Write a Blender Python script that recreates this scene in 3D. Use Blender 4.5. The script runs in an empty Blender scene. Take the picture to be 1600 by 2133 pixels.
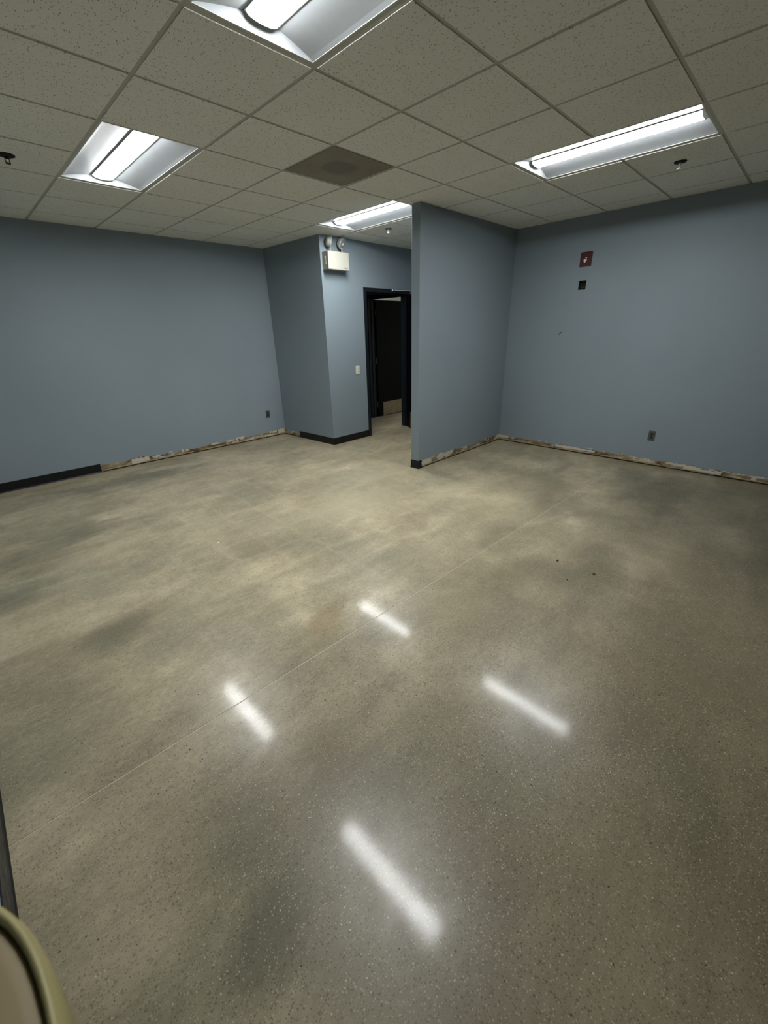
import bpy, bmesh, math, random
from mathutils import Vector, Matrix

S = bpy.context.scene
COL = S.collection
R2 = random.Random(7)
H = 2.70            # ceiling height
U = 0.6096          # ceiling module
F_PX = 849.95

# ------------------------------------------------------------------ camera
cam_d = bpy.data.cameras.new('camera')
cam = bpy.data.objects.new('camera', cam_d)
COL.objects.link(cam)
r = Vector((0.70096702, -0.71274278, -0.02535667))
d = Vector((-0.30517793, -0.26762216, -0.91391729))
f = Vector((0.64460195, 0.64836417, -0.40510768))
cam.matrix_world = Matrix(((r.x, -d.x, -f.x, -1.0358), (r.y, -d.y, -f.y, -2.6486),
                           (r.z, -d.z, -f.z, 1.5631), (0, 0, 0, 1)))
cam_d.sensor_fit = 'HORIZONTAL'
cam_d.sensor_width = 36.0
cam_d.lens = F_PX / 1600 * 36.0
cam_d.clip_start = 0.02
cam_d.dof.use_dof = True
cam_d.dof.focus_distance = 2.6
cam_d.dof.aperture_fstop = cam_d.lens / 3.0
S.camera = cam

# ------------------------------------------------------------------ world, exposure
w = bpy.data.worlds.new('world'); S.world = w; w.use_nodes = True
w.node_tree.nodes['Background'].inputs[0].default_value = (0.0, 0.0, 0.0, 1)
S.view_settings.view_transform = 'Standard'
S.view_settings.look = 'None'
S.view_settings.gamma = 1
S.view_settings.use_curve_mapping = False
S.view_settings.exposure = 0.0
LAMP = 84.0          # strength of the troffer diffusers
LAMP_COL = (0.985, 1.0, 0.99)

# ------------------------------------------------------------------ materials
def lin(c):
    def g(v):
        v /= 255.0
        return v / 12.92 if v <= 0.04045 else ((v + 0.055) / 1.055) ** 2.4
    return (g(c[0]), g(c[1]), g(c[2]), 1)

class NT:
    def __init__(s, name):
        s.m = bpy.data.materials.new(name); s.m.use_nodes = True
        s.t = s.m.node_tree; s.n = s.t.nodes; s.b = s.n['Principled BSDF']
        s.tc = s.n.new('ShaderNodeTexCoord'); s.geo = s.n.new('ShaderNodeNewGeometry')
    def link(s, a, b): s.t.links.new(a, b)
    def val(s, sock, v):
        if hasattr(v, 'is_linked') or hasattr(v, 'links'): s.link(v, sock)
        else: sock.default_value = v
    def mapping(s, vec, scale=(1, 1, 1), rot=(0, 0, 0), loc=(0, 0, 0)):
        m = s.n.new('ShaderNodeMapping'); m.inputs['Scale'].default_value = scale
        m.inputs['Rotation'].default_value = rot; m.inputs['Location'].default_value = loc
        s.link(vec, m.inputs['Vector']); return m.outputs[0]
    def noise(s, vec, scale, detail=3, rough=0.5, dist=0.0):
        n = s.n.new('ShaderNodeTexNoise'); s.link(vec, n.inputs['Vector'])
        n.inputs['Scale'].default_value = scale; n.inputs['Detail'].default_value = detail
        n.inputs['Roughness'].default_value = rough; n.inputs['Distortion'].default_value = dist
        return n.outputs[0]
    def voro(s, vec, scale, feature='F1', rand=1.0):
        n = s.n.new('ShaderNodeTexVoronoi'); s.link(vec, n.inputs['Vector'])
        n.inputs['Scale'].default_value = scale; n.feature = feature
        n.inputs['Randomness'].default_value = rand
        return n
    def ramp(s, fac, stops):
        n = s.n.new('ShaderNodeValToRGB'); s.link(fac, n.inputs[0])
        e = n.color_ramp.elements
        while len(e) < len(stops): e.new(0.5)
        for q, (p, c) in zip(e, stops):
            q.position = p
            q.color = c if len(c) == 4 else (c[0], c[1], c[2], 1)
        return n.outputs[0]
    def step(s, fac, a, b, lo=0.0, hi=1.0):
        n = s.n.new('ShaderNodeMapRange'); n.interpolation_type = 'SMOOTHSTEP'
        s.link(fac, n.inputs[0])
        for i, v in enumerate((a, b, lo, hi)): n.inputs[1 + i].default_value = v
        return n.outputs[0]
    def math(s, op, a, b=0.0):
        n = s.n.new('ShaderNodeMath'); n.operation = op
        s.val(n.inputs[0], a); s.val(n.inputs[1], b); return n.outputs[0]
    def mix(s, fac, a, b, mode='MIX'):
        n = s.n.new('ShaderNodeMix'); n.data_type = 'RGBA'; n.blend_type = mode
        s.val(n.inputs[0], fac); s.val(n.inputs[6], a); s.val(n.inputs[7], b)
        return n.outputs[2]
    def bump(s, h, strength=0.3, dist=0.001):
        n = s.n.new('ShaderNodeBump'); s.link(h, n.inputs['Height'])
        n.inputs['Strength'].default_value = strength; n.inputs['Distance'].default_value = dist
        s.link(n.outputs[0], s.b.inputs['Normal'])
    def set(s, **k):
        for a, v in k.items(): s.val(s.b.inputs[a.replace('_', ' ')], v)

def plain(name, c, rough=0.5, metal=0.0, vary=0.06, scale=30.0, spec=0.5):
    m = NT(name)
    n = m.noise(m.tc.outputs['Object'], scale, 3)
    c = lin(c)
    lo = tuple(v * (1 - vary) for v in c[:3]) + (1,); hi = tuple(v * (1 + vary) for v in c[:3]) + (1,)
    m.set(Base_Color=m.ramp(n, [(0.3, lo), (0.7, hi)]), Roughness=rough, Metallic=metal)
    m.b.inputs['Specular IOR Level'].default_value = spec
    return m.m

def mat_wall():
    m = NT('painted_wall'); v = m.geo.outputs['Position']
    big = m.noise(v, 0.9, 3)
    col = m.ramp(big, [(0.3, lin((125, 137, 145))), (0.7, lin((130, 142, 150)))])
    peel = m.noise(v, 190, 2, 0.5)
    fine = m.step(m.noise(v, 260, 2), 0.35, 0.65)
    col = m.mix(m.math('MULTIPLY', fine, 0.10), col, lin((100, 110, 118)))
    m.set(Base_Color=col, Roughness=0.62)
    m.b.inputs['Specular IOR Level'].default_value = 0.35
    m.bump(peel, 0.35, 0.002)
    return m.m

def mat_floor():
    m = NT('polished_concrete'); v = m.geo.outputs['Position']
    vx = m.mapping(v, (0.55, 1.5, 1))
    cloud = m.noise(v, 1.15, 4, 0.6, 0.3)
    streak = m.noise(vx, 2.6, 5, 0.62, 0.5)
    mott = m.noise(v, 9, 5, 0.65, 0.2)
    f1 = m.math('ADD', m.math('MULTIPLY', cloud, 0.5), m.math('MULTIPLY', streak, 0.5))
    col = m.ramp(f1, [(0.36, lin((130, 121, 99))), (0.46, lin((156, 146, 121))), (0.54, lin((173, 162, 135))), (0.64, lin((197, 185, 156)))])
    # greenish grey and brown drifts
    g = m.step(m.noise(m.mapping(v, loc=(7, 3, 0)), 1.5, 3, 0.5), 0.5, 0.66)
    col = m.mix(m.math('MULTIPLY', g, 0.36), col, lin((114, 117, 101)))
    b = m.step(m.noise(m.mapping(v, loc=(-5, 9, 0)), 2.2, 3, 0.5), 0.52, 0.68)
    col = m.mix(m.math('MULTIPLY', b, 0.30), col, lin((140, 123, 98)))
    col = m.mix(m.math('MULTIPLY', m.step(mott, 0.35, 0.7), 0.22), col, lin((112, 106, 87)))
    grain = m.noise(m.mapping(v, (0.8, 1.3, 1)), 38, 4, 0.7)
    col = m.mix(m.math('MULTIPLY', m.step(grain, 0.46, 0.66), 0.26), col, lin((112, 104, 84)))
    col = m.mix(m.math('MULTIPLY', m.step(grain, 0.5, 0.32), 0.20), col, lin((200, 191, 166)))
    # grid ghost of the glue under the old floor tiles
    sp = m.n.new('ShaderNodeSeparateXYZ'); m.link(m.mapping(v, rot=(0, 0, 0.02)), sp.inputs[0])
    wob = m.math('MULTIPLY', m.math('SUBTRACT', m.noise(v, 5, 2), 0.5), 0.10)
    lines = None
    for o, off in ((0, 0.06), (1, 0.11)):
        a = m.math('ADD', m.math('ADD', sp.outputs[o], wob), 20 + off)
        a = m.math('ABSOLUTE', m.math('SUBTRACT', m.math('FRACT', m.math('DIVIDE', a, 0.3048)), 0.5))
        l = m.step(a, 0.37, 0.5)
        lines = l if lines is None else m.math('MAXIMUM', lines, l)
    zone = m.step(m.noise(m.mapping(v, loc=(2.2, 0.7, 0)), 0.7, 3), 0.45, 0.62)
    near = m.n.new('ShaderNodeVectorMath'); near.operation = 'DISTANCE'
    m.link(v, near.inputs[0]); near.inputs[1].default_value = (1.0, 0.6, 0)
    zone = m.math('MAXIMUM', m.math('MULTIPLY', zone, 0.25), m.step(near.outputs['Value'], 2.2, 0.8))
    col = m.mix(m.math('MULTIPLY', m.math('MULTIPLY', lines, zone), 0.16), col, lin((194, 184, 157)))
    # stains with a place of their own
    for (x, y, rx, ry, a, k, c) in [
        (3.40, -2.0, .75, .22, .25, .55, (72, 74, 62)), (3.9, -1.6, .8, .25, .2, .35, (82, 84, 70)),
        (3.0, -2.75, .8, .2, .1, .5, (70, 72, 60)), (3.3, -0.9, .9, .16, .1, .25, (95, 93, 76)),
        (0.2, 2.82, .8, .22, 0, .45, (84, 84, 70)), (-0.75, 1.5, .55, .22, .3, .45, (88, 88, 72)),
        (-1.2, 0.8, .3, .3, 0, .45, (82, 84, 72)), (-0.8, -0.2, .22, .16, .6, .4, (90, 92, 78)),
        (-0.83, -1.75, .20, .16, .8, .45, (84, 86, 70)), (-0.9, -2.02, .16, .12, .8, .5, (80, 82, 66)),
        (-0.40, -1.66, .2, .12, .8, .25, (118, 100, 80)), (-0.28, -2.3, .22, .16, .8, .3, (104, 88, 70)),
        (0.1, -2.95, .35, .3, 0, .35, (84, 76, 55)), (0.4, -2.7, .3, .2, .5, .3, (96, 100, 82)),
        (1.85, 0.6, 1.1, .45, .35, .22, (196, 187, 160)), (1.3, 0.2, .9, .28, -.2, .25, (196, 186, 158)),
        (2.2, -0.25, .8, .16, -.1, .3, (190, 180, 150)), (0.1, -1.0, .25, .14, .5, .35, (140, 116, 82)),
        (0.7, -1.5, .35, .25, .5, .2, (185, 175, 140)), (2.5, -0.9, .9, .3, 0, .2, (178, 168, 138)),
        (-0.6, 1.0, .5, .14, .3, .3, (170, 160, 136)), (0.35, -2.15, .3, .1, .7, .3, (86, 84, 68))]:
        mp = m.n.new('ShaderNodeMapping'); mp.vector_type = 'TEXTURE'
        mp.inputs['Location'].default_value = (x, y, 0); mp.inputs['Rotation'].default_value = (0, 0, a)
        mp.inputs['Scale'].default_value = (rx, ry, 1); m.link(v, mp.inputs['Vector'])
        gr = m.n.new('ShaderNodeVectorMath'); gr.operation = 'LENGTH'; m.link(mp.outputs[0], gr.inputs[0])
        dd = m.math('ADD', gr.outputs['Value'], m.math('MULTIPLY', m.math('SUBTRACT', streak, 0.5), 2.2))
        col = m.mix(m.math('MULTIPLY', m.step(dd, 1.25, 0.25), min(.8, k * 1.35)), col, lin(c))
    # exposed aggregate: dark, pale and tan stones
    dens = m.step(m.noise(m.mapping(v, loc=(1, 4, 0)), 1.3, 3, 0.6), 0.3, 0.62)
    # more stone shows at the camera's end; lens vignetting is painted in there too
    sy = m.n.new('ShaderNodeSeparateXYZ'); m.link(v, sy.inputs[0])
    near_stone_shade = m.step(m.math('ADD', sy.outputs[1], m.math('MULTIPLY', m.math('SUBTRACT', cloud, 0.5), 2.0)), -0.4, -2.6)
    dens = m.math('ADD', m.math('MULTIPLY', dens, 0.6), m.math('MULTIPLY', near_stone_shade, 0.9))
    col = m.mix(m.math('MULTIPLY', near_stone_shade, 0.66), col, lin((86, 79, 60)))  # vignette darkening mixed into the floor colour
    def stones(scale, r0, r1, thr, c, k, loc, useden=True):
        nonlocal col
        vo = m.voro(m.mapping(v, loc=loc), scale)
        s_ = m.n.new('ShaderNodeSeparateColor'); m.link(vo.outputs['Color'], s_.inputs[0])
        dist = m.math('ADD', vo.outputs['Distance'], m.math('MULTIPLY', m.math('SUBTRACT', m.noise(v, scale * 2.2, 1), 0.5), 0.25))
        inside = m.step(dist, r1, r0)
        sel = m.step(s_.outputs[0], thr, thr + 0.01)
        fac = m.math('MULTIPLY', m.math('MULTIPLY', inside, sel), k)
        if useden: fac = m.math('MULTIPLY', fac, m.math('ADD', m.math('MULTIPLY', dens, 0.7), 0.3))
        col = m.mix(fac, col, lin(c))
    fine = m.noise(v, 420, 2, 0.6)
    col = m.mix(m.math('MULTIPLY', m.step(fine, 0.5, 0.68), 0.28), col, lin((92, 86, 68)))
    col = m.mix(m.math('MULTIPLY', m.step(fine, 0.5, 0.3), 0.22), col, lin((188, 180, 156)))
    stones(150, .22, .38, .45, (80, 73, 56), .62, (0, 0, 0))
    stones(135, .20, .36, .62, (176, 168, 144), .50, (3, 1, 0))
    stones(85, .18, .32, .70, (76, 68, 50), .6, (5, 2, 0))
    stones(60, .14, .30, .80, (78, 80, 68), .55, (1, 8, 0))
    stones(95, .14, .26, .93, (196, 190, 170), .7, (2, 5, 0))
    stones(48, .08, .14, .90, (30, 28, 22), .92, (9, 5, 0), False)
    stones(26, .05, .10, .86, (40, 36, 28), .85, (4, 6, 0), False)
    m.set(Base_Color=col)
    ro = m.step(mott, 0.2, 0.8, 0.27, 0.42)
    m.set(Roughness=ro)
    m.b.inputs['Specular IOR Level'].default_value = 0.30
    m.b.inputs['Coat Weight'].default_value = 0.25
    m.b.inputs['Coat Roughness'].default_value = 0.098
    m.b.inputs['Coat IOR'].default_value = 1.4
    m.bump(m.noise(v, 55, 3, 0.6), 0.05, 0.0006)
    return m.m

def mat_tile():
    m = NT('acoustic_tile'); v = m.geo.outputs['Position']
    base = m.ramp(m.noise(v, 1.4, 3), [(0.3, lin((226, 227, 220))), (0.7, lin((232, 233, 227)))])
    vp = m.mapping(m.mapping(v, rot=(0, 0, 0.35)), (2.6, 1.0, 1))
    vo = m.voro(vp, 46)
    sc = m.n.new('ShaderNodeSeparateColor'); m.link(vo.outputs['Color'], sc.inputs[0])
    wig = m.math('ADD', vo.outputs['Distance'], m.math('MULTIPLY', m.math('SUBTRACT', m.noise(v, 160, 2), 0.5), 0.5))
    pit = m.math('MULTIPLY', m.step(wig, 0.30, 0.14), m.step(sc.outputs[0], 0.40, 0.44))
    fis = m.step(m.noise(m.mapping(m.mapping(v, rot=(0, 0, 0.35)), (2.4, 1, 1)), 120, 3, 0.6), 0.60, 0.68)
    pits = m.math('MAXIMUM', pit, m.math('MULTIPLY', fis, 0.7))
    col = m.mix(m.math('MULTIPLY', pits, 0.78), base, lin((104, 102, 90)))
    sand = m.noise(v, 330, 2, 0.6)
    col = m.mix(m.math('MULTIPLY', m.step(sand, 0.45, 0.7), 0.18), col, lin((140, 137, 122)))
    m.set(Base_Color=col, Roughness=0.9)
    h = m.math('SUBTRACT', m.math('MULTIPLY', sand, 0.25), pits)
    m.bump(h, 0.5, 0.002)
    return m.m

def mat_vent():
    m = NT('perforated_metal'); v = m.geo.outputs['Position']
    dd = m.n.new('ShaderNodeVectorMath'); dd.operation = 'DISTANCE'
    m.link(v, dd.inputs[0]); dd.inputs[1].default_value = (2.5 * U, 0.5 * U, H)
    col = m.ramp(m.noise(v, 6, 3), [(0.3, lin((128, 121, 103))), (0.7, lin((140, 132, 113)))])
    ring = m.math('ADD', dd.outputs['Value'], m.math('MULTIPLY', m.math('SUBTRACT', m.noise(v, 8, 3), 0.5), 0.10))
    col = m.mix(m.math('MULTIPLY', m.step(ring, 0.17, 0.10), 0.45), col, lin((70, 70, 62)))
    vo = m.voro(v, 170, rand=0.0)
    col = m.mix(m.step(vo.outputs['Distance'], 0.42, 0.3), col, lin((60, 57, 48)))
    m.set(Base_Color=col, Roughness=0.6)
    return m.m

def mat_bare(name, seed):
    m = NT(name); v = m.mapping(m.geo.outputs['Position'], loc=(seed, seed * 1.7, 0))
    n = m.noise(m.mapping(v, (1, 1, 2.4)), 5, 4, 0.6, 0.4)
    col = m.ramp(n, [(0.38, lin((84, 60, 32))), (0.46, lin((126, 104, 72))), (0.55, lin((142, 128, 104))), (0.62, lin((178, 170, 150))), (0.72, lin((190, 184, 166)))])
    k = m.noise(v, 55, 4, 0.6)
    col = m.mix(m.math('MULTIPLY', m.step(k, 0.5, 0.66), 0.55), col, lin((96, 84, 62)))
    m.set(Base_Color=col, Roughness=0.9)
    m.bump(k, 0.6, 0.004)
    return m.m

def mat_rubber():
    m = NT('black_vinyl'); v = m.geo.outputs['Position']
    n = m.noise(m.mapping(v, (1, 1, 5)), 14, 4, 0.65)
    col = m.ramp(n, [(0.35, lin((12, 14, 15))), (0.68, lin((22, 24, 26))), (0.85, lin((46, 48, 48)))])
    m.set(Base_Color=col, Roughness=m.step(n, 0.3, 0.7, 0.28, 0.5))
    m.b.inputs['Specular IOR Level'].default_value = 0.3
    return m.m

def emit(name, col, s, face_dim=False):
    m = NT(name)
    n = m.noise(m.tc.outputs['Object'], 3, 1)
    m.set(Base_Color=m.ramp(n, [(0.0, (.8, .82, .84, 1)), (1.0, (.84, .86, .88, 1))]), Roughness=0.5)
    m.b.inputs['Emission Color'].default_value = (*col, 1)
    m.b.inputs['Emission Strength'].default_value = s
    return m.m

M = dict(
    wall=mat_wall(), floor=mat_floor(), tile=mat_tile(), vent=mat_vent(), vinyl=mat_rubber(),
    bare_a=mat_bare('torn_wall_base', 1.3), bare_b=mat_bare('torn_wall_base_two', 6.1), bare_c=mat_bare('torn_wall_base_three', 11.7),
    runner=plain('ceiling_runner_metal', (176, 174, 160), 0.5, 0, 0.03),
    plaster=plain('plaster_flake', (186, 180, 162), 0.9, 0, 0.12, 80),
    bluechip=plain('paint_flake', (150, 166, 178), 0.6, 0, 0.1, 80),
    adhesive=plain('glue_ledge', (150, 136, 104), 0.9, 0, 0.2, 25),
    gap=plain('dark_gap', (20, 15, 10), 0.9, 0, 0.3, 30),
    slab=plain('backing', (120, 120, 115), 0.9),
    filler=plain('joint_filler', (180, 172, 148), 0.5, 0, 0.15, 20),
    black=plain('black_door_paint', (4, 5, 7), 0.45, 0, 0.15, 8, 0.12),
    frame=plain('black_frame_paint', (22, 27, 32), 0.42, 0, 0.12, 12, 0.35),
    steel=plain('brushed_steel', (150, 140, 118), 0.5, 0.6, 0.15, 20),
    armgrey=plain('grey_closer_paint', (205, 212, 216), 0.4, 0, 0.05),
    chrome=plain('chrome', (190, 195, 200), 0.2, 1.0, 0.05, 20),
    dsteel=plain('dull_steel_plate', (88, 90, 88), 0.45, 0.5, 0.1, 60),
    socket=plain('black_receptacle', (16, 15, 14), 0.5, 0, 0.2, 60),
    ivory=plain('ivory_plastic', (214, 212, 190), 0.4, 0, 0.03),
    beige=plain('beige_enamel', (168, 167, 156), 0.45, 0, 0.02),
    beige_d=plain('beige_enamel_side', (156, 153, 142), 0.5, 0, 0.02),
    print_=plain('grey_print', (110, 106, 96), 0.6),
    troffer=plain('white_enamel', (172, 177, 182), 0.45, 0, 0.02),
    flange=plain('white_flange', (186, 190, 184), 0.5, 0, 0.02),
    endcap=plain('frosted_end_cap', (214, 216, 212), 0.4, 0, 0.03),
    red=plain('red_enamel', (66, 5, 8), 0.4, 0, 0.08),
    redprint=plain('faded_print', (92, 26, 30), 0.5),
    white=plain('white_plastic', (232, 232, 228), 0.4, 0, 0.02),
    hole=plain('dark_box', (20, 18, 14), 0.9, 0, 0.3, 60),
    chip=plain('dark_chip', (48, 42, 32), 0.8, 0, 0.3, 120),
    pale=plain('pale_chip', (228, 224, 210), 0.7),
    rim=plain('yellowed_plastic', (150, 142, 94), 0.45, 0, 0.04, 12),
    lid=plain('tan_plastic', (134, 119, 88), 0.6, 0, 0.12, 9),
    lens=emit('diffuser_lens', LAMP_COL, LAMP),
)
def mat_glass():
    m = NT('lamp_glass')
    m.set(Base_Color=m.ramp(m.noise(m.tc.outputs['Object'], 50, 1), [(0, lin((170, 178, 184))), (1, lin((200, 206, 210)))]), Roughness=0.15, Metallic=0.7)
    return m.m
M['glass'] = mat_glass()

# ------------------------------------------------------------------ mesh helpers
def obj(name, bm, mat, parent=None, bevel=0.0, smooth=False):
    me = bpy.data.meshes.new(name)
    bmesh.ops.recalc_face_normals(bm, faces=bm.faces[:])
    bm.to_mesh(me); bm.free()
    for q in (mat if isinstance(mat, (list, tuple)) else [mat]): me.materials.append(q)
    if smooth:
        for p in me.polygons: p.use_smooth = True
    o = bpy.data.objects.new(name, me); COL.objects.link(o)
    if parent: o.parent = parent
    if bevel:
        b = o.modifiers.new('bevel', 'BEVEL'); b.width = bevel; b.segments = 2; b.limit_method = 'ANGLE'
    return o
def B(): return bmesh.new()
def box(bm, x0, x1, y0, y1, z0, z1, mi=0, mat4=None):
    vs = [bm.verts.new((x, y, z)) for z in (z0, z1) for x, y in ((x0, y0), (x1, y0), (x1, y1), (x0, y1))]
    if mat4 is not None:
        for v in vs: v.co = mat4 @ v.co
    for q in ((3, 2, 1, 0), (4, 5, 6, 7), (0, 1, 5, 4), (1, 2, 6, 5), (2, 3, 7, 6), (3, 0, 4, 7)):
        fc = bm.faces.new([vs[i] for i in q]); fc.material_index = mi
    return bm
def prism(bm, pts, z0, z1, mi=0):
    a = [bm.verts.new((x, y, z0)) for x, y in pts]; b = [bm.verts.new((x, y, z1)) for x, y in pts]
    n = len(pts)
    bm.faces.new(a[::-1]).material_index = mi; bm.faces.new(b).material_index = mi
    for i in range(n): bm.faces.new((a[i], a[(i + 1) % n], b[(i + 1) % n], b[i])).material_index = mi
    return bm
def extrude_poly(bm, pts3, vec, mi=0):
    a = [bm.verts.new(p) for p in pts3]; b = [bm.verts.new(Vector(p) + Vector(vec)) for p in pts3]
    n = len(a); bm.faces.new(a).material_index = mi; bm.faces.new(b[::-1]).material_index = mi
    for i in range(n): bm.faces.new((a[i], b[i], b[(i + 1) % n], a[(i + 1) % n])).material_index = mi
    return bm
def lathe(bm, prof, n=24, mat4=None, sx=1.0, sy=1.0):
    rings = []
    for r_, z in prof:
        ring = []
        for i in range(n):
            a = 2 * math.pi * i / n
            v = Vector((r_ * math.cos(a) * sx, r_ * math.sin(a) * sy, z))
            if mat4 is not None: v = mat4 @ v
            ring.append(bm.verts.new(v))
        rings.append(ring)
    for p, q in zip(rings, rings[1:]):
        for i in range(n): bm.faces.new((p[i], p[(i + 1) % n], q[(i + 1) % n], q[i]))
    if prof[0][0] > 1e-6: bm.faces.new(rings[0][::-1])
    if prof[-1][0] > 1e-6: bm.faces.new(rings[-1])
    return bm
def tag(o, label, cat, group=None):
    o['label'] = label; o['category'] = cat
    if group: o['group'] = group
    return o
def struct(o, label=None, cat=None):
    o['kind'] = 'structure'
    if label: o['label'] = label
    if cat: o['category'] = cat
    return o
def thing(name, loc, label, cat, group=None, rot=None):
    e = bpy.data.objects.new(name, None); COL.objects.link(e)
    e.location = loc; e.empty_display_size = 0.05
    if rot: e.rotation_euler = rot
    return tag(e, label, cat, group)
def copy_tree(o, parent=None):
    c = o.copy(); COL.objects.link(c); c.parent = parent
    for ch in list(o.children): copy_tree(ch, c)
    return c

# ------------------------------------------------------------------ room geometry
XL, YB = -1.392, -8.0                      # wall beside the camera, wall behind it
YL0, YL1 = 3.475, 3.455                    # far left wall at x=XL and x=2.71
XC0, XC1 = 2.705, 2.752                    # side of the projecting block at back / front
YD = 2.19                                  # wall with the door
XR = 4.575                                 # right wall
PX, PY0, PY1 = 2.668, 0.458, 0.572         # partition end and faces
XF, YF = 9.0, 6.0                          # room beyond the second door

# floor with its saw-cut joint
bm = B()
def jy(x): return -1.1944 - 0.0299 * x
x0, x1 = XL - 0.3, XF + 0.2
gw = 0.0028
for a, b in (((YB - 0.3), None), (None, (YF + 0.2))):
    if b is None: pts = [(x0, a), (x1, a), (x1, jy(x1) - gw), (x0, jy(x0) - gw)]
    else: pts = [(x0, jy(x0) + gw), (x1, jy(x1) + gw), (x1, b), (x0, b)]
    prism(bm, pts, -0.1, 0.0)
prism(bm, [(x0, jy(x0) - gw), (x1, jy(x1) - gw), (x1, jy(x1) + gw), (x0, jy(x0) + gw)], -0.1, -0.0012, 1)
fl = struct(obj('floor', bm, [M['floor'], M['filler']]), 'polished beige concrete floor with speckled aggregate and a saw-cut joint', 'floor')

# walls
bm = prism(B(), [(XL - .02, YL0), (XC0, YL1), (XC0, YL1 + .14), (XL - .02, YL0 + .14)], 0, H)
struct(obj('wall_left', bm, M['wall']), 'blue-grey wall at the far left of the room', 'wall')
bm = prism(B(), [(XC0, YL1 + .14), (XC0, YL1), (XC1, YD), (XC1 + .13, YD), (XC1 + .13, YL1 + .14)], 0, H)
struct(obj('wall_inner_side', bm, M['wall']), 'shaded blue-grey return wall between left wall and corridor', 'wall')
DX0, DX1, DZ = 3.53, 4.43, 2.09            # first door opening
bm = B(); box(bm, XC1 + .13, DX0 - .012, YD, YD + .13, 0, H); box(bm, DX0 - .012, XR, YD, YD + .13, DZ + .012, H)
box(bm, DX1 + .012, XR, YD, YD + .13, 0, DZ + .012)
struct(obj('wall_corridor', bm, M['wall']), 'bright blue-grey corridor wall holding the black doorway', 'wall')
bm = B(); box(bm, PX, XR, PY0, PY1, 0, H)
struct(obj('wall_center', bm, M['wall'], bevel=.004), 'blue-grey partition wall ending at the middle of the room', 'wall')
# right wall, with the second doorway and the open junction box
D2Y0, D2Y1, D2Z = 2.335, 3.245, 2.095
HB = (-0.500, -0.415, 1.956, 2.052)
bm = B(); T = .14
for (y0, y1, z0, z1) in [(YB, HB[0], 0, H), (HB[1], D2Y0 - .012, 0, H), (HB[0], HB[1], 0, HB[2]), (HB[0], HB[1], HB[3], H),
                         (D2Y0 - .012, D2Y1 + .012, D2Z + .012, H), (D2Y1 + .012, YF, 0, H)]:
    box(bm, XR, XR + T, y0, y1, z0, z1)
bmesh.ops.remove_doubles(bm, verts=bm.verts[:], dist=1e-5)
wr = struct(obj('wall_right', bm, M['wall']), 'dim blue-grey wall at the right carrying the red plate', 'wall')
bm = B(); box(bm, XL - .14, XL, YB, YL0 + .14, 0, H)
struct(obj('wall_near', bm, M['wall']), 'wall close beside the camera at the lower left', 'wall')
bm = B(); box(bm, XL - .14, XR + T, YB - .14, YB, 0, H)
struct(obj('wall_rear', bm, M['wall']), 'wall behind the camera', 'wall')
bm = B(); box(bm, XC1 + .13, XR, 3.6, 3.72, 0, H)
struct(obj('wall_vestibule', bm, M['wall']), 'wall of the dark vestibule behind the first doorway', 'wall')
bm = B(); box(bm, XR + T, XF, 0.9, 1.04, 0, H); box(bm, XF, XF + .14, 0.9, YF + .14, 0, H); box(bm, XR, XF, YF, YF + .14, 0, H)
struct(obj('wall_beyond', bm, M['white']), 'pale walls of the room beyond the second doorway', 'wall')
# gouge in the right wall paint
bm = B()
extrude_poly(bm, [(XR - .0012, -.252, 1.462), (XR - .0012, -.262, 1.464), (XR - .0012, -.285, 1.490), (XR - .0012, -.300, 1.506), (XR - .0012, -.290, 1.503), (XR - .0012, -.268, 1.487)], (.002, 0, 0))
obj('gouge', bm, M['hole'], wr)

# ceiling: backing, runners, tiles
bm = B(); box(bm, XL - .14, XF + .14, YB - .14, YF + .14, H + .13, H + .2)
ce = struct(obj('ceiling', bm, M['slab']), 'suspended ceiling of textured off-white tiles in a grid', 'ceiling')
G = 0.013
i0, i1 = -3, 15
j0, j1 = -7, 10          # cell rows along y: y from j*U to (j+1)*U
bm = B(); box(bm, -G, G, YB - .1, YF + .1, H + .005, H + .012)
rx = obj('ceiling_runner', bm, M['runner'], ce); first = True
for i in range(i0, i1 + 1):
    o = rx if first else rx.copy()
    if not first: COL.objects.link(o); o.parent = ce
    o.location.x = i * U; first = False
bm = B(); box(bm, G, U - G, -G, G, H + .0052, H + .012)
cross = obj('cross_tee', bm, M['runner'], ce); first = True
troffers = [(0, -3, 'A'), (0, 1, 'B'), (4, -3, 'C'), (4, 1, 'D')]
blocked = {}
for (i, j, n) in troffers:
    blocked[(i, j)] = n; blocked[(i, j + 1)] = n
blocked[(11, 5)] = 'E'; blocked[(11, 6)] = 'E'
vent_cell = (2, 0)
def inside(i, j):        # cells over rooms that light or sight reaches
    x, y = (i + .5) * U, (j + .5) * U
    if i * U < XR + .1: return y < YL0 + U
    return y > 0.6
visible_lim = 0
for i in range(i0, i1):
    for j in range(j0, j1 + 1):
        if not inside(i, j): continue
        if blocked.get((i, j)) and blocked.get((i, j)) == blocked.get((i, j - 1)): continue
        o = cross if first else cross.copy()
        if not first: COL.objects.link(o); o.parent = ce
        o.location = (i * U, j * U, 0); first = False
g = G - .002
bm = B(); box(bm, g, U - g, g, U - g, H, H + .014)
tl = obj('ceiling_tile', bm, M['tile'], ce); first = True
for i in range(i0, i1):
    for j in range(j0, j1):
        if not inside(i, j) or (i, j) in blocked or (i, j) == vent_cell: continue
        o = tl if first else tl.copy()
        if not first: COL.objects.link(o); o.parent = ce
        o.location = (i * U, j * U, R2.uniform(0, .0012)); first = False

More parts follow.
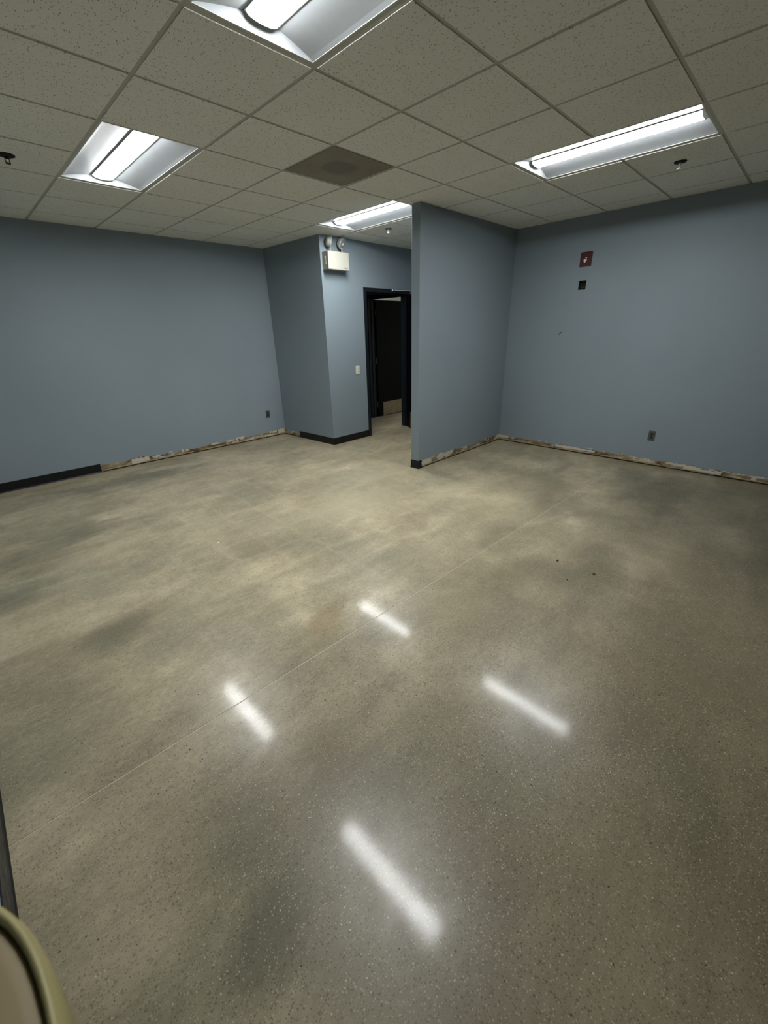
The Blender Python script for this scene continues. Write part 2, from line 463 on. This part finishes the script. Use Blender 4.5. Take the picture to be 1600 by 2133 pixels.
# ------------------------------------------------------------------ troffer lights
def make_troffer(loc, label):
    t = thing('ceiling_light', loc, label, 'light', 'recessed troffer lights with a central lens')
    hx, hy = U / 2 - .013, U - .013         # half size inside the runners
    ix, iy = hx - .012, hy - .012
    bm = B()                                 # flange
    for a in ((-hx, hx, -hy, -iy), (-hx, hx, iy, hy), (-hx, -ix, -iy, iy), (ix, hx, -iy, iy)):
        box(bm, *a, .004, .012)
    obj('frame', bm, M['flange'], t)
    bm = B(); box(bm, -hx, hx, -hy, hy, .105, .115)
    for a in ((-hx, -hx + .004, -hy, hy), (hx - .004, hx, -hy, hy), (-hx, hx, -hy, -hy + .004), (-hx, hx, hy - .004, hy)):
        box(bm, *a, .012, .115)
    obj('housing', bm, M['flange'], t)
    cw = .078                                # half width of the lens slot
    def wing(s):
        prof = []
        for k in range(11):
            u = k / 10
            x = ix + (cw - ix) * u
            prof.append((x, .006 + .040 * u ** .8))
        b_ = B(); vs = []
        for x, z in prof:
            # mitred ends: the wing narrows towards the lens where the end panels slope in
            yy = iy - (z - .006) * .55
            vs.append((b_.verts.new((s * x, -yy, z)), b_.verts.new((s * x, yy, z)), b_.verts.new((s * x, yy, z + .003)), b_.verts.new((s * x, -yy, z + .003))))
        for p, q in zip(vs, vs[1:]):
            for k in range(4): b_.faces.new((p[k], p[(k + 1) % 4], q[(k + 1) % 4], q[k]))
        b_.faces.new(vs[0]); b_.faces.new(vs[-1][::-1])
        return b_
    for s in (-1, 1): obj('reflector_wing', wing(s), M['troffer'], t, smooth=False)
    def endp(s):
        b_ = B(); n = 10; lo = []; hi = []
        for k in range(2 * n + 1):
            u = -1 + k / n
            x = u * ix
            a = min(1.0, (ix - abs(x)) / (ix - cw))
            z = .006 + .040 * a ** .8
            lo.append(b_.verts.new((x, s * iy, .006))); hi.append(b_.verts.new((x, s * (iy - (z - .006) * .55), z + .0005)))
        for k in range(2 * n):
            try: b_.faces.new((lo[k], lo[k + 1], hi[k + 1], hi[k]))
            except ValueError: pass
        bmesh.ops.remove_doubles(b_, verts=b_.verts[:], dist=1e-5)
        return b_
    for s in (-1, 1): obj('end_panel', endp(s), M['troffer'], t)
    # lens: shallow trough hanging in the slot
    def lens_ring(b_, y, k=1.0, drop=0.0):
        pts = []
        for q in range(13):
            a = math.pi * q / 12
            pts.append(b_.verts.new((-math.cos(a) * .070 * k, y, .050 - (math.sin(a) ** .6) * (.025 - drop))))
        pts += [b_.verts.new((.070 * k, y, .075)), b_.verts.new((-.070 * k, y, .075))]
        return pts
    b_ = B(); le = hy - .052
    r1, r2_ = lens_ring(b_, -le), lens_ring(b_, le)
    n = len(r1)
    for k in range(n): b_.faces.new((r1[k], r1[(k + 1) % n], r2_[(k + 1) % n], r2_[k]))
    b_.faces.new(r1[::-1]); b_.faces.new(r2_)
    obj('lens', b_, M['lens'], t, smooth=False)
    for s in (-1, 1):
        b_ = B(); r1, r2_ = lens_ring(b_, s * (le + .0004), 1.07, -.003), lens_ring(b_, s * (le + .022), .9, .012)
        for k in range(n): b_.faces.new((r1[k], r1[(k + 1) % n], r2_[(k + 1) % n], r2_[k]))
        b_.faces.new(r1[::-1]); b_.faces.new(r2_)
        obj('end_cap', b_, M['endcap'], t)
    for s in (-1, 1):                        # thin dark rails either side of the lens
        b_ = B(); box(b_, s * .0745 - .0025, s * .0745 + .0025, -le - .01, le + .01, .0395, .075)
        obj('lens_rail', b_, M['flange'], t)
    # black-out cover over the slot
    b_ = B(); box(b_, -.08, .08, -hy + .01, hy - .01, .078, .082)
    obj('gear_tray', b_, M['troffer'], t)
    return t
def tro_loc(i, j): return ((i + .5) * U, (j + 1) * U, H + .002)
la = make_troffer(tro_loc(0, -3), 'largest lit troffer light, cut off by the top edge of the photo')
for (i, j), lab in (((0, 1), 'lit troffer light at the left, nearest the far left wall'),
                    ((4, -3), 'long lit troffer light above the red plate on the right wall'),
                    ((4, 1), 'smallest lit troffer light, in the corridor beside the partition'),
                    ((11, 5), 'lit troffer light of the room beyond the black doors')):
    c = copy_tree(la); c.location = tro_loc(i, j); c['label'] = lab

# ------------------------------------------------------------------ ceiling vent
t = thing('ceiling_vent', (2.5 * U, .5 * U, H + .004), 'dark perforated square ceiling vent in the middle of the ceiling', 'vent')
hw = U / 2 - G
bm = B(); box(bm, -hw + .006, hw - .006, -hw + .006, hw - .006, 0, .003); obj('perforated_panel', bm, M['vent'], t)
bm = B()
for a in ((-hw, hw, -hw, -hw + .006), (-hw, hw, hw - .006, hw), (-hw, -hw + .006, -hw + .006, hw - .006), (hw - .006, hw, -hw + .006, hw - .006)):
    box(bm, *a, -.001, .006)
obj('frame', bm, plain('vent_frame', (112, 106, 92)), t)
bm = B(); box(bm, -hw, hw, -hw, hw, .012, .02); obj('backing_plate', bm, M['hole'], t)

# ------------------------------------------------------------------ sprinklers
def sprinkler(x, y, label, mat_e, mat_h, rr=.043):
    t = thing('sprinkler_head', (x, y, H), label, 'sprinkler')
    bm = lathe(B(), [(.012, .002), (rr, .001), (rr, -.004), (rr * .8, -.008), (.014, -.009)], 24); obj('escutcheon', bm, mat_e, t, smooth=False)
    bm = lathe(B(), [(.010, .0), (.010, -.018), (.006, -.022)], 12); obj('body', bm, mat_h, t)
    bm = B()
    for s in (-1, 1): box(bm, s * .011 - .002, s * .011 + .002, -.003, .003, -.042, -.016)
    box(bm, -.013, .013, -.003, .003, -.044, -.040); obj('yoke', bm, mat_h, t)
    bm = lathe(B(), [(.003, -.044), (.015, -.045), (.015, -.0475), (.003, -.048)], 16); obj('deflector', bm, mat_h, t)
    return t
sprinkler(3.42, -1.515, 'ceiling sprinkler with a dark cup just behind the right-hand light', M['hole'], M['white'])
sprinkler(-.325, 1.545, 'black ceiling sprinkler at the left edge, beside the left light', M['hole'], M['hole'], .05)
sprinkler(3.25, 1.45, 'tiny ceiling sprinkler with grey cup beside the corridor light', M['dsteel'], M['white'])

# ------------------------------------------------------------------ door 1 and door 2
def frame_bm(w0, w1, zt, depth, face=.052, stop=True):
    """frame in local coords: opening from w0 to w1 along x, wall face at y=0, wall runs to y=depth"""
    b_ = B()
    for (a, c) in ((w0 - face, w0), (w1, w1 + face)): box(b_, a, c, -.012, 0, 0, zt + face)
    for (a, c) in ((w0 - .012, w0), (w1, w1 + .012)): box(b_, a, c, 0, depth + .012, 0, zt)
    box(b_, w0, w1, -.012, 0, zt, zt + face); box(b_, w0 - .012, w1 + .012, 0, depth + .012, zt, zt + .012)
    for (a, c) in ((w0 - face, w0 - .012), (w1 + .012, w1 + face)): box(b_, a, c, depth, depth + .012, 0, zt + face)
    box(b_, w0 - .012, w1 + .012, depth, depth + .012, zt + .012, zt + face)
    for a in ((w0, w0 + .016), (w1 - .016, w1)): box(b_, *a, .05, .10, 0, zt - .016)
    box(b_, w0, w1, .05, .10, zt - .016, zt)
    return b_
d1 = bpy.data.objects.new('door_1', None); COL.objects.link(d1); d1.location = (0, YD, 0)
struct(d1, 'black doorway with open leaf in the bright corridor wall', 'door')
obj('door_frame', frame_bm(DX0, DX1, DZ, .13), M['frame'], d1)
def leaf(parent, hinge, ang, mat, width=.895, height=2.075, flip=1, plate_back=True):
    """leaf along +x from the hinge, rotated by ang; plates both sides"""
    b_ = B(); box(b_, .003, width, -.022, .022, .008, height)
    l = obj('door_leaf', b_, mat, parent, bevel=.002)
    l.location = hinge; l.rotation_euler = (0, 0, ang)
    b_ = B()
    for s in (-1, 1): box(b_, .13, width - .03, min(s * .022, s * .0245), max(s * .022, s * .0245), .02, .275)
    obj('kick_plate', b_, M['steel'], l)
    for z in (.25, 1.05, 1.88):
        b_ = lathe(B(), [(.008, z - .055), (.008, z + .055)], 10); 
        obj('hinge', b_, M['dsteel'], l)
    for s in (-1, 1):
        b_ = lathe(B(), [(.0, 0), (.028, 0), (.028, .006), (.010, .010), (.010, .045), (.026, .05), (.026, .066), (.0, .07)], 16,
                   Matrix.Translation((width - .07, s * .022, 1.0)) @ Matrix.Rotation(-s * math.pi / 2, 4, 'X'))
        obj('door_knob', b_, M['dsteel'], l)
    return l
l1 = leaf(d1, (DX1 - .02, -.012, 0), math.radians(-105), M['black'])
# closer: body on the leaf, arm to the frame head
b_ = B(); box(b_, .10, .38, .022, .075, 1.96, 2.03); obj('door_closer', b_, M['dsteel'], l1, bevel=.004)
b_ = B(); box(b_, -.215, .215, -.006, .006, -.004, .004)
arm = obj('closer_arm', b_, M['armgrey'], d1); arm.location = (4.285, -.045, DZ + .04); arm.rotation_euler = (0, 0, math.radians(-8))
b_ = lathe(B(), [(.014, -.012), (.014, .012)], 14); obj('arm_pivot', b_, M['armgrey'], arm).location = (-.215, 0, 0)
b_ = B(); box(b_, -.03, .03, -.006, .022, -.018, .018); obj('arm_bracket', b_, M['dsteel'], arm).location = (-.215, .0, 0)

d2 = bpy.data.objects.new('door_2', None); COL.objects.link(d2)
struct(d2, 'second black doorway seen through the first, its leaf open with a kick plate', 'door')
d2.location = (XR, 0, 0); d2.rotation_euler = (0, 0, -math.pi / 2)      # local x -> -y, local y -> +x
obj('door_frame', frame_bm(-D2Y1, -D2Y0, D2Z, T), M['frame'], d2)
l2 = leaf(d2, (-D2Y1 + .024, T + .000, 0), math.radians(90), M['black'])

# ------------------------------------------------------------------ vinyl base
def cove(path, h=.1, th=.004, toe=.010):
    """path: list of (x,y, nx,ny); profile extruded along it; normals point into the room"""
    b_ = B(); prof = [(0, 0), (toe, 0), (toe, .003), (th + .002, .011), (th, .02), (th, h - .002), (th - .002, h), (0, h)]
    rings = [[b_.verts.new((x + nx * p, y + ny * p, z + .0003)) for p, z in prof] for x, y, nx, ny in path]
    for p, q in zip(rings, rings[1:]):
        for k in range(len(prof)): b_.faces.new((p[k], p[(k + 1) % len(prof)], q[(k + 1) % len(prof)], q[k]))
    b_.faces.new(rings[0][::-1]); b_.faces.new(rings[-1])
    return b_
def wl(x): return YL0 + (YL1 - YL0) * (x - XL) / (XC0 - XL)
def xc(y): return XC0 + (XC1 - XC0) * (y - YL1) / (YD - YL1)
struct(obj('baseboard_left', cove([(XL + .012, wl(XL), 0, -1), (-.035, wl(-.035), 0, -1)], .108), M['vinyl']), 'black vinyl base left on the far left wall')
struct(obj('baseboard_column', cove([(xc(3.04), 3.04, -1, 0), (XC1, YD, -1, -1), (DX0 - .053, YD, 0, -1)], .1), M['vinyl']), 'black vinyl base wrapping the corner beside the doorway')
struct(obj('baseboard_partition', cove([(PX + .02, PY1, 0, 1), (PX, PY1, -1, 1), (PX, PY0, -1, -1), (PX + .058, PY0, 0, -1)], .1), M['vinyl']), 'short black vinyl base cap wrapping the partition end')
struct(obj('baseboard_near', cove([(XL, -3.9, 1, 0), (XL, wl(XL) - .012, 1, 0)], .1), M['vinyl']), 'glossy black vinyl base at the lower left edge')

# ------------------------------------------------------------------ torn, bare wall foot
def torn(name, p0, p1, nrm, hfun, mat, seed, label, patches):
    rnd = random.Random(seed)
    p0, p1, nrm = Vector((*p0, 0)), Vector((*p1, 0)), Vector((*nrm, 0))
    L = (p1 - p0).length; u = (p1 - p0) / L
    b_ = B(); x = 0; top = []
    walk = 0
    while x < L:
        walk = walk * .7 + rnd.uniform(-.012, .012)
        top.append((x, max(.03, hfun(x / L) + walk))); x += rnd.uniform(.008, .03)
    top.append((L, hfun(1)))
    def P(s, z, o): q = p0 + u * s + nrm * o; return (q.x, q.y, z)
    th = .0025
    prev = None
    for s, z in top:
        cur = [b_.verts.new(P(s, .013, .0002)), b_.verts.new(P(s, .013, th)), b_.verts.new(P(s, z, th)), b_.verts.new(P(s, z, .0002))]
        if prev:
            for k in range(4): b_.faces.new((prev[k], prev[(k + 1) % 4], cur[(k + 1) % 4], cur[k]))
        else: b_.faces.new(cur[::-1])
        prev = cur
    b_.faces.new(prev)
    root = obj(name, b_, mat); struct(root, label)
    # dark gap and glue ledge at the slab
    b_ = B(); x = 0
    for k in range(40):
        a, c = L * k / 40, L * (k + 1) / 40
        z1 = .013 + rnd.uniform(-.006, .004)
        extrude_poly(b_, [P(a, .0005, .0008), P(c, .0005, .0008), P(c, z1, .0008), P(a, z1, .0008)], nrm * .0012)
    g_ = obj('dark_gap', b_, M['gap'], root)
    b_ = B(); x = .02
    while x < L - .1:
        ln = rnd.uniform(.12, .5); c = min(L - .01, x + ln); z0 = rnd.uniform(.014, .018); z1 = z0 + rnd.uniform(.006, .014)
        m_ = (x + c) / 2
        extrude_poly(b_, [P(x, z0, th + .0003), P(m_, z0 - .002, th + .0003), P(c, z0, th + .0003), P(c - .006, z1, th + .0003), P(m_, z1 + .003, th + .0003), P(x + .01, z1 - .002, th + .0003)], nrm * .0035)
        x = c + rnd.uniform(.03, .15)
    obj('glue_ridge', b_, M['adhesive'], root)
    # plaster patches: irregular, each its own piece
    for (s, w_, z0, z1, mk) in patches:
        b_ = B(); n = max(4, int(w_ / .02)); up = []; dn = []
        for k in range(n + 1):
            q = s - w_ / 2 + w_ * k / n
            up.append((q, z1 + rnd.uniform(-.007, .009))); dn.append((q, z0 + rnd.uniform(-.004, .006)))
        pts = [P(a, max(z, .006), th) for a, z in dn] + [P(a, z, th) for a, z in reversed(up)]
        extrude_poly(b_, pts, nrm * rnd.uniform(.0012, .003))
        bmesh.ops.triangulate(b_, faces=[q for q in b_.faces if len(q.verts) > 4])
        obj('plaster_patch', b_, M[mk], root)
    return root
rr = random.Random(3)
def rand_patches(n, L, zlo, zhi, mk='plaster'):
    out = []
    for _ in range(n):
        s = rr.uniform(.05, L - .05); z = rr.uniform(zlo, zhi)
        out.append((s, rr.uniform(.03, .09), z, z + rr.uniform(.008, .02), mk))
    return out
pl = [(.46, .22, .02, .082, 'plaster'), (.66, .10, .05, .072, 'plaster'), (.36 + .5, .05, .075, .088, 'plaster'), (1.02, .03, .04, .085, 'plaster'),
      (1.5, .12, .06, .078, 'plaster'), (1.78, .14, .062, .08, 'plaster'), (1.86, .03, .012, .095, 'plaster'), (1.93, .10, .07, .098, 'plaster'),
      (2.42, .16, .015, .04, 'plaster'), (2.5, .14, .06, .085, 'plaster'), (2.66, .12, .03, .09, 'plaster')] + rand_patches(10, 2.72, .02, .06)
torn('trim_1', (-.03, wl(-.03)), (XC0 - .002, wl(XC0)), (0, -1), lambda t_: .088 - .018 * math.sin(t_ * 3.1), M['bare_a'], 11,
     'torn bare foot of the far left wall where the base was removed', pl)
torn('trim_2', (XC0 - .001, YL1 - .004), (xc(3.045) - .0, 3.045), (-1, 0), lambda t_: .082, M['bare_b'], 12,
     'short torn bare foot of the return wall', rand_patches(4, .4, .02, .06))
torn('trim_3', (PX + .062, PY0), (XR - .004, PY0), (0, -1), lambda t_: .088, M['bare_b'], 13,
     'torn bare foot of the partition wall',
     [(.10, .18, .015, .088, 'plaster'), (.38, .10, .02, .10, 'plaster'), (.55, .22, .04, .088, 'plaster'), (.95, .05, .05, .075, 'plaster'), (1.2, .09, .06, .07, 'plaster'), (1.8, .1, .03, .085, 'plaster')] + rand_patches(5, 1.8, .02, .05))
torn('trim_4', (XR, PY0 - .002), (XR, -4.2), (-1, 0), lambda t_: .068, M['bare_c'], 14,
     'torn bare foot of the right wall with peeling paint',
     [(.08, .16, .04, .078, 'plaster'), (1.05, .34, .035, .07, 'plaster'), (1.3, .2, .04, .065, 'plaster'), (2.35, .3, .05, .072, 'plaster'), (2.55, .35, .02, .055, 'plaster'),
      (3.0, .04, .02, .07, 'plaster'), (2.86, .5, .058, .068, 'plaster'), (3.25, .06, .02, .07, 'plaster'), (3.3, .4, .06, .072, 'plaster')] + rand_patches(8, 4.2, .02, .05)
     + [(.65, .05, .08, .088, 'bluechip'), (.74, .04, .07, .078, 'bluechip'), (.9, .04, .075, .085, 'bluechip'), (1.33, .07, .078, .09, 'bluechip'), (1.5, .05, .07, .08, 'bluechip'), (1.62, .05, .075, .085, 'bluechip')])

# ------------------------------------------------------------------ wall fittings
def on_wall(name, loc, face, label, cat):
    """local frame: x to the right along the wall, z up, -y out into the room"""
    rz = {'-y': 0, '-x': -math.pi / 2}[face]
    return thing(name, loc, label, cat, rot=(0, 0, rz))
def plate(bm, w_, h_, t_, rad=0.0, y=0.0):
    if rad == 0: return box(bm, -w_ / 2, w_ / 2, y - t_, y, -h_ / 2, h_ / 2)
    pts = []
    for cx, cz, a0 in ((1, 1, 0), (-1, 1, 90), (-1, -1, 180), (1, -1, 270)):
        for k in range(5):
            a = math.radians(a0 + k * 22.5)
            pts.append((cx * (w_ / 2 - rad) + rad * math.cos(a), y, cz * (h_ / 2 - rad) + rad * math.sin(a)))
    return extrude_poly(bm, pts, (0, -t_, 0))
def duplex(loc, face, label, pm, sm):
    t = on_wall('wall_outlet', loc, face, label, 'outlet')
    obj('cover_plate', plate(B(), .072, .116, .004, .004), pm, t, bevel=.001)
    for s in (-1, 1):
        b_ = B(); pts = []
        for k in range(20):
            a = 2 * math.pi * k / 20
            pts.append((max(-.0145, min(.0145, .0175 * math.cos(a))) * 1.0, -.004, s * .0195 + .0155 * math.sin(a)))
        extrude_poly(b_, pts, (0, -.002, 0)); rcp = obj('receptacle', b_, sm, t)
        b_ = B()
        for q in (-1, 1): box(b_, q * .0055 - .0012, q * .0055 + .0012, -.0065, -.0058, s * .0195 - .001, s * .0195 + .007)
        box(b_, -.002, .002, -.0065, -.0058, s * .0195 - .010, s * .0195 - .006)
        obj('slot', b_, M['hole'] if sm is not M['socket'] else M['dsteel'], rcp)
    obj('screw', lathe(B(), [(.003, 0), (.003, .0012)], 10, Matrix.Translation((0, -.004, 0)) @ Matrix.Rotation(math.pi / 2, 4, 'X')), M['chrome'], t)
    return t
duplex((2.42, wl(2.42), .372), '-y', 'grey steel outlet with black sockets low on the far left wall', M['dsteel'], M['socket'])
duplex((XR, -1.534, .351), '-x', 'grey steel outlet with black sockets low on the right wall', M['dsteel'], M['socket'])
# ivory switch-height plate by the door
t = on_wall('wall_outlet', (3.30, YD, 1.043), '-y', 'ivory outlet plate at switch height beside the black door frame', 'outlet')
obj('cover_plate', plate(B(), .072, .118, .007, .005), M['ivory'], t, bevel=.0015)
for s in (-1, 1):
    b_ = B(); box(b_, -.015, .015, -.010, -.007, s * .021 - .013, s * .021 + .013); rc = obj('receptacle', b_, M['ivory'], t)
    b_ = B()
    for q in (-1, 1): box(b_, q * .006 - .0015, q * .006 + .0015, -.0106, -.0100, s * .021 - .001, s * .021 + .008)
    box(b_, -.003, .003, -.0106, -.0100, s * .021 - .010, s * .021 - .005); obj('slot', b_, M['socket'], rc)
# red alarm plate
t = on_wall('alarm_plate', (XR, -.460, 2.268), '-x', 'dark red square alarm back plate high on the right wall', 'alarm')
obj('back_plate', plate(B(), .134, .150, .008, .010), M['red'], t, bevel=.002)
b_ = B(); pts = [(-.020, -.0105, -.012), (-.016, -.0105, .003), (-.009, -.0105, .006), (-.006, -.0105, -.004), (.005, -.0105, -.002), (.009, -.0105, .004), (.021, -.0105, .004), (.018, -.0105, -.010), (.002, -.0105, -.034), (-.008, -.0105, -.036)]
extrude_poly(b_, [(x * .9 - .008, y, z * .95) for x, y, z in pts], (0, .003, 0)); obj('terminal_block', b_, M['white'], t)
b_ = B(); box(b_, -.008, .010, -.0105, -.008, .012, .017); obj('terminal_block', b_, M['white'], t)
b_ = B()
for k in range(4): box(b_, -.017 + k * .008, -.011 + k * .008, -.0086, -.008, .046, .054)
obj('faded_print', b_, M['redprint'], t)
# open junction box in the hole below it
t = on_wall('junction_box', (XR, -.4575, 2.004), '-x', 'open black junction box cut in the right wall under the red plate', 'box')
b_ = B(); wd, ht, dp = .083, .094, .06
box(b_, -wd / 2, wd / 2, dp - .002, dp, -ht / 2, ht / 2)
for a in ((-wd / 2, -wd / 2 + .002), (wd / 2 - .002, wd / 2)): box(b_, *a, .0, dp, -ht / 2, ht / 2)
for a in ((-ht / 2, -ht / 2 + .002), (ht / 2 - .002, ht / 2)): box(b_, -wd / 2, wd / 2, .0, dp, *a)
obj('box_shell', b_, M['hole'], t)
for s in (-1, 1):
    b_ = B(); box(b_, -.012, .012, .004, .006, s * .040 - .006, s * .040 + .006)
    obj('mounting_ear', b_, M['socket'], t)
b_ = B(); box(b_, -.02, .022, .03, .034, -.028, -.012); obj('brown_tape', b_, plain('brown_paper', (58, 50, 34), .9), t)

# ------------------------------------------------------------------ emergency light
t = on_wall('emergency_light', (2.957, YD, 2.41), '-y', 'beige emergency light box with two round lamp heads on corridor wall', 'emergency light')
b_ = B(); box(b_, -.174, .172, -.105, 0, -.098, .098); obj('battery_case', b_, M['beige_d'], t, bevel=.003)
b_ = B(); box(b_, -.176, .174, -.122, -.105, -.101, .101); obj('front_cover', b_, M['beige'], t, bevel=.004)
b_ = B(); box(b_, -.1765, -.174, -.075, -.045, -.045, .045); sp_ = obj('side_panel', b_, M['ivory'], t)
b_ = B()
for z in (-.026, .0, .026): box(b_, -.179, -.1765, -.066, -.054, z - .006, z + .006)
obj('test_button', b_, M['socket'], sp_)
b_ = B(); x = .085
for k, w_ in enumerate((.008, .004, .008, .008, .003, .008, .007)):
    box(b_, x, x + w_, -.1226, -.122, -.083, -.072 + (.002 if k in (0, 3) else 0)); x += w_ + .0025
obj('printed_mark', b_, M['print_'], t)
def head(x, yaw, pitch, nm='lamp_head'):
    b_ = lathe(B(), [(.009, .0), (.009, .05), (.012, .052), (.012, .058)], 12, Matrix.Translation((x, -.06, .098)))
    obj('stem', b_, M['beige'], t)
    mt = Matrix.Translation((x, -.06, .208)) @ Matrix.Rotation(yaw, 4, 'Z') @ Matrix.Rotation(pitch, 4, 'X') @ Matrix.Rotation(math.pi / 2, 4, 'X')
    # axis of revolution -> local -y (out of the wall) before yaw
    b_ = lathe(B(), [(.0, -.052), (.026, -.050), (.046, -.040), (.056, -.018), (.058, .0), (.064, .002), (.064, .014), (.058, .016)], 28, mt)
    h_ = obj('lamp_head', b_, M['beige'], t, smooth=False)
    b_ = lathe(B(), [(.058, .0145), (.045, .019), (.025, .0215), (.0, .0225)], 28, mt); obj('glass', b_, M['glass'], h_, smooth=True)
    b_ = lathe(B(), [(.0, .023), (.012, .023), (.012, .027), (.0, .028)], 14, mt); obj('bulb_spot', b_, M['white'], h_)
    return h_
head(-.085, math.radians(62), math.radians(12))
head(.115, math.radians(10), math.radians(20))

# ------------------------------------------------------------------ bits on the floor
def chip(x, y, sz, h_, mat, label, cat='debris', el=1.6, a=.4):
    rnd = random.Random(int(abs(x * 1000 + y * 77)))
    pts = []
    for k in range(8):
        q = 2 * math.pi * k / 8; rr_ = sz * rnd.uniform(.6, 1.1)
        px, py = rr_ * el * math.cos(q), rr_ * math.sin(q)
        pts.append((px * math.cos(a) - py * math.sin(a), px * math.sin(a) + py * math.cos(a)))
    b_ = prism(B(), pts, 0.0002, h_)
    o = obj('floor_chip', b_, mat); o.location = (x, y, 0); tag(o, label, cat); return o
chip(1.663, -1.717, .010, .004, M['chip'], 'small dark elongated chip on floor, leftmost of the three dark chips', el=2.0, a=.1)
chip(1.648, -1.977, .011, .005, M['chip'], 'largest dark round chip on the floor, right of the other dark ones', el=1.2)
chip(1.462, -1.869, .006, .003, M['chip'], 'tiniest dark chip on floor, nearest to camera of the three', el=1.2)
chip(.103, .449, .006, .002, M['pale'], 'tiny white paint chip on the left half of the floor', el=2.5, a=-.3)

# ------------------------------------------------------------------ plastic bin beside the camera
t = thing('plastic_bin', (-1.2355, -2.45, 0), 'tan oval plastic bin with yellowed rim, blurred in the lower left corner', 'bin')
a_, b2 = .130, .170
def oval(prof, n=64):
    rings = []; b_ = B()
    for r_, z in prof:
        ring = []
        for i in range(n):
            q = 2 * math.pi * i / n; c_, s_ = math.cos(q), math.sin(q)
            ring.append(b_.verts.new((math.copysign(abs(c_) ** .8, c_) * a_ * r_, math.copysign(abs(s_) ** .8, s_) * b2 * r_, z)))
        rings.append(ring)
    for p, q in zip(rings, rings[1:]):
        for i in range(n): b_.faces.new((p[i], p[(i + 1) % n], q[(i + 1) % n], q[i]))
    b_.faces.new(rings[0][::-1]); b_.faces.new(rings[-1])
    return b_
obj('body', oval([(.70, .0), (.78, .01), (.97, 1.16), (.97, 1.178)]), M['lid'], t, smooth=False)
rim = [(.975, 1.165), (1.0, 1.170), (1.004, 1.185), (.995, 1.197), (.982, 1.200), (.968, 1.200), (.955, 1.197), (.952, 1.193), (.95, 1.190)]
obj('rim', oval(rim), M['rim'], t, smooth=True)
obj('lid', oval([(.01, 1.194), (.5, 1.197), (.88, 1.1975), (.935, 1.195), (.952, 1.1915)]), M['lid'], t, smooth=True)
